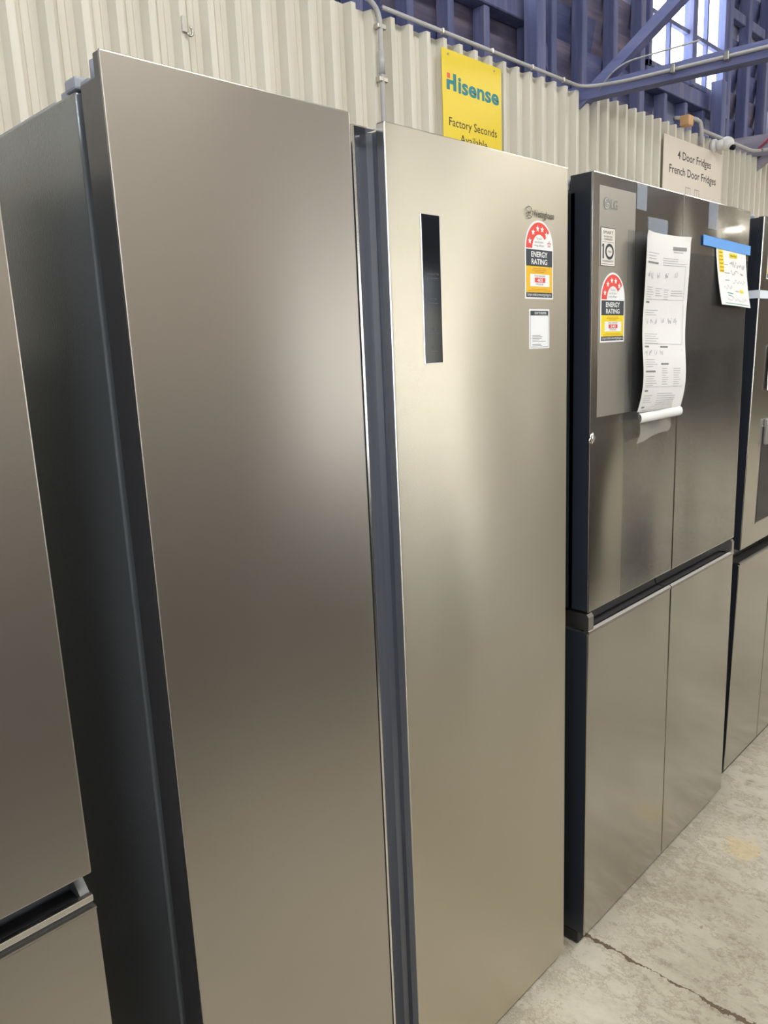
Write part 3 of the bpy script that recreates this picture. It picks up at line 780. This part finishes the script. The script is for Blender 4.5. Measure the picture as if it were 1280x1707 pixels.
# patch of bare steel where the film was peeled, badge, stickers
b = MB(); b.box(1.0440, 1.1980, LY - 0.0003, LY + 0.001, 1.30, 1.7665, M['steel_film']); b.build('peeled_panel', uld, org)
p = Print(1.0580, LY - 0.0004, 1.7160, lift=0.0003)
cu, cv, R_ = 0.0140, 0.0175, 0.0125
p.poly(arc(cu, cv, R_, 0, 340, 30), M['grey_print'], 1)
p.stroke(arc(cu, cv, R_ * 0.74, -2, 270 + 22 - 360, 4) if False else arc(cu, cv, R_ * 0.72, 75, 360, 24), 0.0011, M['cream'], 2)
p.rect(cu, cv - 0.0006, cu + R_ * 0.74, cv + 0.0006, M['cream'], 2)
p.stroke([(cu - 0.0005, cv + 0.005), (cu - 0.0005, cv - 0.005), (cu + 0.003, cv - 0.005)], 0.0010, M['cream'], 2)
p.star(cu - 0.0050, cv + 0.0042, 0.0018, M['cream'], 2)
p.text('LG', 0.0310, 0.0085, 0.0180, M['grey_print'], 1, width=0.0280, bold=0.022)
b = p.build('maker_badge', uld, org); b['label'] = 'grey round face emblem with two letters'
p = Print(1.0490, LY - 0.0004, 1.6105); w_, h_ = 0.0605, 0.0765
p.sheet([(0, 0), (w_, 0), (w_, h_), (0, h_)], M['ink']); p.rect(0.0016, 0.0012, w_ - 0.001, h_ - 0.0014, M['cream'], 2)
p.text('SMART', w_ / 2, 0.0640, 0.0062, M['ink'], 3, width=0.042, align='C')
p.text('INVERTER', w_ / 2, 0.0570, 0.0036, M['ink'], 3, width=0.035, align='C')
p.text('COMPRESSOR', w_ / 2, 0.0515, 0.0036, M['ink'], 3, width=0.036, align='C')
p.rect(0.006, 0.0475, w_ - 0.006, 0.0481, M['ink'], 3)
p.rect(0.0080, 0.0150, 0.0135, 0.0440, M['ink'], 3); p.poly([(0.0080, 0.0400), (0.0080, 0.0440), (0.0050, 0.0400), (0.0050, 0.0370)], M['ink'], 3)
oc = [(0.0365 + 0.0155 * math.cos(a), 0.0295 + 0.0130 * math.sin(a)) for a in [2 * math.pi * i / 30 for i in range(31)]]
p.stroke(oc, 0.0058, M['ink'], 3)
p.text('YEAR', 0.0365, 0.0275, 0.0042, M['ink'], 3, width=0.015, align='C')
p.text('WARRANTY', w_ / 2, 0.0082, 0.0040, M['ink'], 3, width=0.046, align='C')
p.rect(0.006, 0.0040, w_ - 0.006, 0.0050, M['grey_print'], 3)
p.build('warranty_sticker', uld, org)
energy_label(uld, org, 1.0520, LY - 0.0004, 1.4560, 0.1040, 0.1430, '540', 5, M['yellow'], 36)
# clear tapes on the door tops, film seams and the dent on the left edge
def tape(parent, x0, x1, z0, z1, y, m='clear_tape', name='clear_tape'):
    b = MB(); b.box(x0, x1, y - 0.0008, y - 0.0004, z0, z1, M[m]); return b.build(name, parent, org)
tape(uld, 1.203, 1.249, 1.735, HL - 0.001, LY - 0.0002)
tape(urd, 1.586, 1.643, 1.725, HL - 0.001, LY - 0.0002)
b = MB(); b.box(1.165, LM - 0.004, LY - 0.0009, LY - 0.0005, 0.872, 1.69, M['film']); b.build('protective_film', uld, org)
b = MB(); b.box(LM + 0.004, LX1 - 0.004, LY - 0.0009, LY - 0.0005, 0.872, 1.66, M['film']); b.build('protective_film', urd, org)
bm_ = bmesh.new(); bmesh.ops.create_icosphere(bm_, subdivisions=3, radius=0.011)
for v in bm_.verts:
    v.co = Vector((v.co.x * 0.9, v.co.y * 0.35, v.co.z)) * (1 + 0.28 * math.sin(v.co.x * 900 + v.co.z * 500)) + Vector((1.0245, LY, 1.257))
b = MB(); b.bm(bm_, M['chrome'], True); q = b.build('dent', uld, org); q['label'] = 'crumpled bright dent on the door edge'

# ---------------------------------------------------------------- long instruction sheet taped to the four-door fridge
def sheet_fn(u, v, d):
    """u across 0..0.225, v up 0..0.40 ; gentle curl off the door"""
    s = v / 0.40
    off = 0.007 + 0.005 * math.sin(v * 22) + 0.014 * (1 - s) * math.sin(min(1, (1 - s)) * math.pi) \
        + 0.012 * (abs(u - 0.11) / 0.11) ** 2 * (0.5 + 0.5 * s)
    if s > 0.97: off += (s - 0.97) * 0.10 * (1 if u < 0.03 or u > 0.2 else 0)
    wob = 0.004 * math.sin(v * 30 + 0.6)
    return (1.212 + u - 0.012 * (1 - s) + wob, LY - off - d, 1.292 + v - 0.02 * ((u - 0.11) / 0.11) * (0.3 if s < 0.5 else 0) * (1 - s))
t = thing('instruction_sheet', (1.35, LY, 1.23), 'long curling white instruction sheet taped to the four door fridge', 'paper sheet')
torg = t.location
NU, NV = 14, 60
W_, H_ = 0.222, 0.398
b = MB()
vs = [sheet_fn(W_ * i / NU, H_ * j / NV, 0) for j in range(NV + 1) for i in range(NU + 1)]
bk = [sheet_fn(W_ * i / NU, H_ * j / NV, -0.0003) for j in range(NV + 1) for i in range(NU + 1)]
fs = [[j * (NU + 1) + i, j * (NU + 1) + i + 1, (j + 1) * (NU + 1) + i + 1, (j + 1) * (NU + 1) + i] for j in range(NV) for i in range(NU)]
o_ = len(vs)
b.add(vs + bk, fs + [[q + o_ for q in f[::-1]] for f in fs], M['paper_warm'], True)
p = Print(0, 0, 0, sheet_fn, 0.0005); p.mb = b
def lines(u0, u1, v_top, n, step, m='pale_print', th=0.0012, ragged=0.35, seed=1):
    r = random.Random(seed)
    for i in range(n):
        e = u1 - r.random() * ragged * (u1 - u0)
        p.rect(u0, v_top - i * step, e, v_top - i * step + th, M[m], 1, max(1, int((e - u0) / 0.02)))
lines(0.018, 0.085, 0.353, 3, 0.006, seed=1); lines(0.105, 0.210, 0.345, 4, 0.005, seed=2)
p.rect(0.150, 0.365, 0.208, 0.373, M['pale_print'], 1, 4); p.rect(0.155, 0.360, 0.195, 0.362, M['pale_print'], 1, 3)
for i in range(18): p.rect(0.151 + i * 0.0031, 0.365, 0.1525 + i * 0.0031, 0.373, M['grey_print'], 2)
for v, u0, u1 in ((0.331, 0.014, 0.080), (0.246, 0.014, 0.036), (0.146, 0.014, 0.040), (0.146, 0.104, 0.142), (0.107, 0.104, 0.142), (0.090, 0.014, 0.072), (0.046, 0.014, 0.034), (0.008, 0.016, 0.034)):
    p.rect(u0, v, u1, v + 0.004, M['grey_print'], 1, 4)
for (u0, u1, v, n) in ((0.014, 0.060, 0.280, 6), (0.070, 0.105, 0.278, 4), (0.115, 0.140, 0.276, 5), (0.150, 0.202, 0.274, 3), (0.014, 0.095, 0.230, 3), (0.014, 0.10, 0.176, 5), (0.014, 0.085, 0.118, 4), (0.014, 0.08, 0.080, 5),
                       (0.108, 0.140, 0.098, 8), (0.165, 0.200, 0.098, 9), (0.09, 0.20, 0.040, 6), (0.014, 0.07, 0.036, 4), (0.02, 0.19, 0.002, 1)):
    lines(u0, u1, v, n, 0.0052, seed=int(u0 * 1e3 + v * 1e4))
for k, (u, v) in enumerate(((0.016, 0.298), (0.036, 0.298), (0.075, 0.298), (0.118, 0.300), (0.160, 0.302), (0.018, 0.197), (0.046, 0.197), (0.070, 0.197), (0.108, 0.199), (0.142, 0.199), (0.168, 0.199), (0.014, 0.126), (0.040, 0.126), (0.070, 0.127), (0.100, 0.126))):
    p.squiggle(u, v, u + 0.016, 0.016, 0.0010, M['pale_print'] if k % 3 else M['grey_print'], 9, 1, k)
for v0, v1 in ((0.254, 0.330), (0.154, 0.244), (0.056, 0.144)):
    p.rect(0.206, v0, 0.2072, v1, M['pale_print']); p.rect(0.014, v0, 0.207, v0 + 0.0008, M['pale_print'], 1, 12)
b.build('paper', t, torg)
# rolled-up lower fold of the sheet, the clear sleeve and its tapes
b = MB()
N = 12
for k in range(N):
    pass
fold = []
for j in range(11):
    a = math.pi * j / 10
    fold.append((LY - 0.020 - 0.007 * math.sin(a), 1.296 - 0.008 + 0.011 * math.cos(a) - 0.004))
pts = []
for (yy, zz) in fold: pts.append((yy, zz))
inner = [(y + 0.0006, z) for y, z in reversed(pts)]
b.prism(pts + inner, 'x', 1.197, 1.412, M['paper_warm'])
b.build('paper_fold', t, torg)
def sleeve(u, v):
    return (1.200 + u * 0.175 + 0.006 * math.sin(v * 5), LY - 0.012 - 0.010 * v - 0.004 * math.sin(u * 9 + v * 4), 1.226 + v * 0.075 + 0.018 * u)
b = MB(); NU, NV = 12, 8
vs = [sleeve(i / NU, j / NV) for j in range(NV + 1) for i in range(NU + 1)]
b.add(vs, [[j * (NU + 1) + i, j * (NU + 1) + i + 1, (j + 1) * (NU + 1) + i + 1, (j + 1) * (NU + 1) + i] for j in range(NV) for i in range(NU)], M['plastic_bag'], True)
b.build('clear_sleeve', t, torg)
b = MB(); b.box(1.257, 1.355, LY - 0.0016, LY - 0.0011, 1.640, 1.724, M['clear_tape'])
for i in range(9): b.box(1.257, 1.355, LY - 0.0019, LY - 0.0016, 1.688 + i * 0.0040, 1.6891 + i * 0.0040, M['clear_tape'])
b.prism([(1.292, 1.676), (1.318, 1.676), (1.303, 1.712)], 'y', LY - 0.0021, LY - 0.0016, M['clear_tape'])
b.build('striped_tape', t, torg)

# ---------------------------------------------------------------- handwritten price note on blue tape
t = thing('price_note', (1.73, LY, 1.53), 'white handwritten price note under a blue tape strip', 'price note')
torg = t.location
def note_fn(u, v, d):
    s = 1 - v / 0.150
    return (1.634 + u + 0.045 * s * (0.55 + 0.15 * u / 0.2), LY - 0.0026 - 0.012 * s * s - 0.004 * s * math.sin(u * 18) - d, 1.540 + v - 0.008 * s * (u / 0.2))
b = MB(); NU, NV = 12, 12; W_, H_ = 0.203, 0.150
vs = [note_fn(W_ * i / NU, H_ * j / NV, 0) for j in range(NV + 1) for i in range(NU + 1)]
bk = [note_fn(W_ * i / NU, H_ * j / NV, -0.0003) for j in range(NV + 1) for i in range(NU + 1)]
fs = [[j * (NU + 1) + i, j * (NU + 1) + i + 1, (j + 1) * (NU + 1) + i + 1, (j + 1) * (NU + 1) + i] for j in range(NV) for i in range(NU)]
b.add(vs + bk, fs + [[q + len(vs) for q in f[::-1]] for f in fs], M['paper'], True)
p = Print(0, 0, 0, note_fn, 0.0006); p.mb = b
p.rect(0.012, 0.083, 0.040, 0.138, M['highlight'], 1, 2); p.rect(0.082, 0.121, 0.136, 0.133, M['highlight'], 1, 3); p.rect(0.130, 0.035, 0.158, 0.043, M['highlight'], 1, 2)
for i in range(6): p.rect(0.015, 0.130 - i * 0.009, 0.036, 0.133 - i * 0.009, M['orange_print'], 2)
p.squiggle(0.088, 0.124, 0.130, 0.006, 0.0012, M['ink'], 14, 2, 3)
for u0, u1, v, h_, sd, m_ in ((0.080, 0.125, 0.099, 0.016, 11, 'grey_print'), (0.128, 0.186, 0.095, 0.013, 12, 'grey_print'), (0.084, 0.135, 0.077, 0.015, 13, 'grey_print'), (0.150, 0.172, 0.079, 0.008, 14, 'grey_print'),
                          (0.085, 0.180, 0.057, 0.011, 15, 'pale_print'), (0.026, 0.078, 0.038, 0.015, 16, 'pale_print'), (0.036, 0.110, 0.010, 0.012, 17, 'pale_print'), (0.115, 0.180, 0.008, 0.014, 18, 'pale_print')):
    p.squiggle(u0, v, u1, h_, 0.0012, M[m_], 15, 1, sd)
for u0, u1, v in ((0.044, 0.066, 0.102), (0.042, 0.074, 0.081), (0.040, 0.066, 0.063), (0.096, 0.125, 0.037)): p.rect(u0, v, u1, v + 0.0022, M['pale_print'], 1, 2)
p.squiggle(0.042, 0.029, 0.078, 0.004, 0.002, M['green_pen'], 8, 1, 20); p.squiggle(0.046, 0.024, 0.074, 0.003, 0.0015, M['green_pen'], 8, 1, 21)
p.rect(0.022, 0.0045, 0.190, 0.0060, M['green_pen'], 1, 10)
b.build('note_paper', t, torg)
b = MB(); b.prism([(1.551, 1.683), (1.8735 - 0.004, 1.674), (1.8735 - 0.004, 1.699), (1.551, 1.707)], 'y', LY - 0.0042, LY - 0.0034, M['blue_tape'])
b.build('masking_tape', t, torg)

# ---------------------------------------------------------------- fourth fridge with the dispenser, leaning slightly forward
GX0, GX1 = 1.980, 2.885
GY = 0.018
root = thing('refrigerator', (GX0, GY, 0), 'black sided steel fridge with water dispenser at the right edge', 'fridge')
org = (GX0, GY, 0)
b = MB(); b.box(GX0 + 0.003, GX1 - 0.003, GY + 0.078, GY + 0.70, 0.035, 1.765, M['navy'], 0.003, 2)
b.box(GX0 + 0.014, GX1 - 0.014, GY + 0.060, GY + 0.0785, 0.045, 1.75, M['rubber']); b.build('cabinet', root, org)
gm = (GX0 + GX1) / 2
for nm, xa, xb in (('upper_left_door', GX0, gm - 0.002), ('upper_right_door', gm + 0.002, GX1)):
    b = MB(); skin_door(b, xa, xb, 0.800, 1.790, GY, GY + 0.062, M['steel_far'], M['navy'], 0.018, 0.003)
    d = b.build(nm, root, org)
    if nm == 'upper_left_door': gd = d
for nm, xa, xb in (('lower_left_door', GX0, GX0 + 0.298), ('lower_right_door', GX0 + 0.304, GX1)):
    b = MB(); skin_door(b, xa, xb, 0.038, 0.752, GY, GY + 0.062, M['steel_far'], M['navy'], 0.018, 0.0)
    b.box(xa, xb, GY + 0.045, GY + 0.062, 0.750, 0.790, M['black'])
    d = b.build(nm, root, org)
    h = MB(); h.prism([(GY - 0.0015, 0.752), (GY - 0.0015, 0.7565), (GY + 0.004, 0.759), (GY + 0.044, 0.754), (GY + 0.044, 0.752)], 'x', xa + 0.001, xb, M['handle_metal']); h.build('handle_lip', d, org)
q = MB(); q.box(GX0 + 0.012, GX1 - 0.012, GY + 0.018, GY + 0.085, 0.003, 0.0365, M['black'], 0.002, 1); q.build('kickplate', root, org)
for fx in (GX0 + 0.05, GX1 - 0.05):
    for fy in (GY + 0.11, GY + 0.64):
        q = MB(); q.cyl((fx, fy, 0), (fx, fy, 0.04), 0.02, M['black'], 16); q.build('foot', root, org)
b = MB(); b.cyl((GX0 + 0.02, GY + 0.05, 1.788), (GX0 + 0.02, GY + 0.05, 1.800), 0.013, M['grey_plastic'], 20); b.build('hinge_cover', root, org)
# dispenser: dark recess, control plate above
b = MB()
b.box(GX0 + 0.110, GX0 + 0.330, GY - 0.0010, GY + 0.010, 0.865, 1.180, M['handle_metal'], 0.001, 1)
b.box(GX0 + 0.113, GX0 + 0.327, GY - 0.0016, GY + 0.010, 0.869, 1.177, M['black_gloss'], 0.001, 1)
b.box(GX0 + 0.122, GX0 + 0.32, GY - 0.012, GY + 0.0, 1.120, 1.200, M['handle_metal'], 0.002, 2)
b.build('water_dispenser', gd, org)
energy_label(gd, org, GX0 + 0.045, GY - 0.0006, 1.618, 0.095, 0.165, '610', 4, M['yellow'], 36)
root.rotation_euler = (0.019, 0, 0)
# papers and tape on it
def lean_y(z): return GY - z * math.sin(0.019)
z = 1.574
b = MB(); b.box(GX0 - 0.0012, GX0 - 0.0004, lean_y(z) - 0.001, lean_y(z) + 0.058, z - 0.011, z + 0.012, M['white_tape'])
b.box(GX0 - 0.001, GX0 + 0.30, lean_y(z) - 0.0024, lean_y(z) - 0.0012, z - 0.012, z + 0.011, M['white_tape'])
tag(b.build('strap_tape', None, (GX0, lean_y(z), z)), 'white tape strap wrapped round the corner of the dispenser fridge', 'tape')
z = 1.36
b = MB(); b.prism([(GX0 + 0.105, 1.290), (GX0 + 0.30, 1.275), (GX0 + 0.30, 1.44), (GX0 + 0.105, 1.425)], 'y', lean_y(z) - 0.006, lean_y(z) - 0.0055, M['paper'])
tag(b.build('paper_sheet', None, (GX0 + 0.2, lean_y(z) - 0.006, 1.36)), 'white paper sheet on the dispenser fridge at the right edge', 'paper sheet')
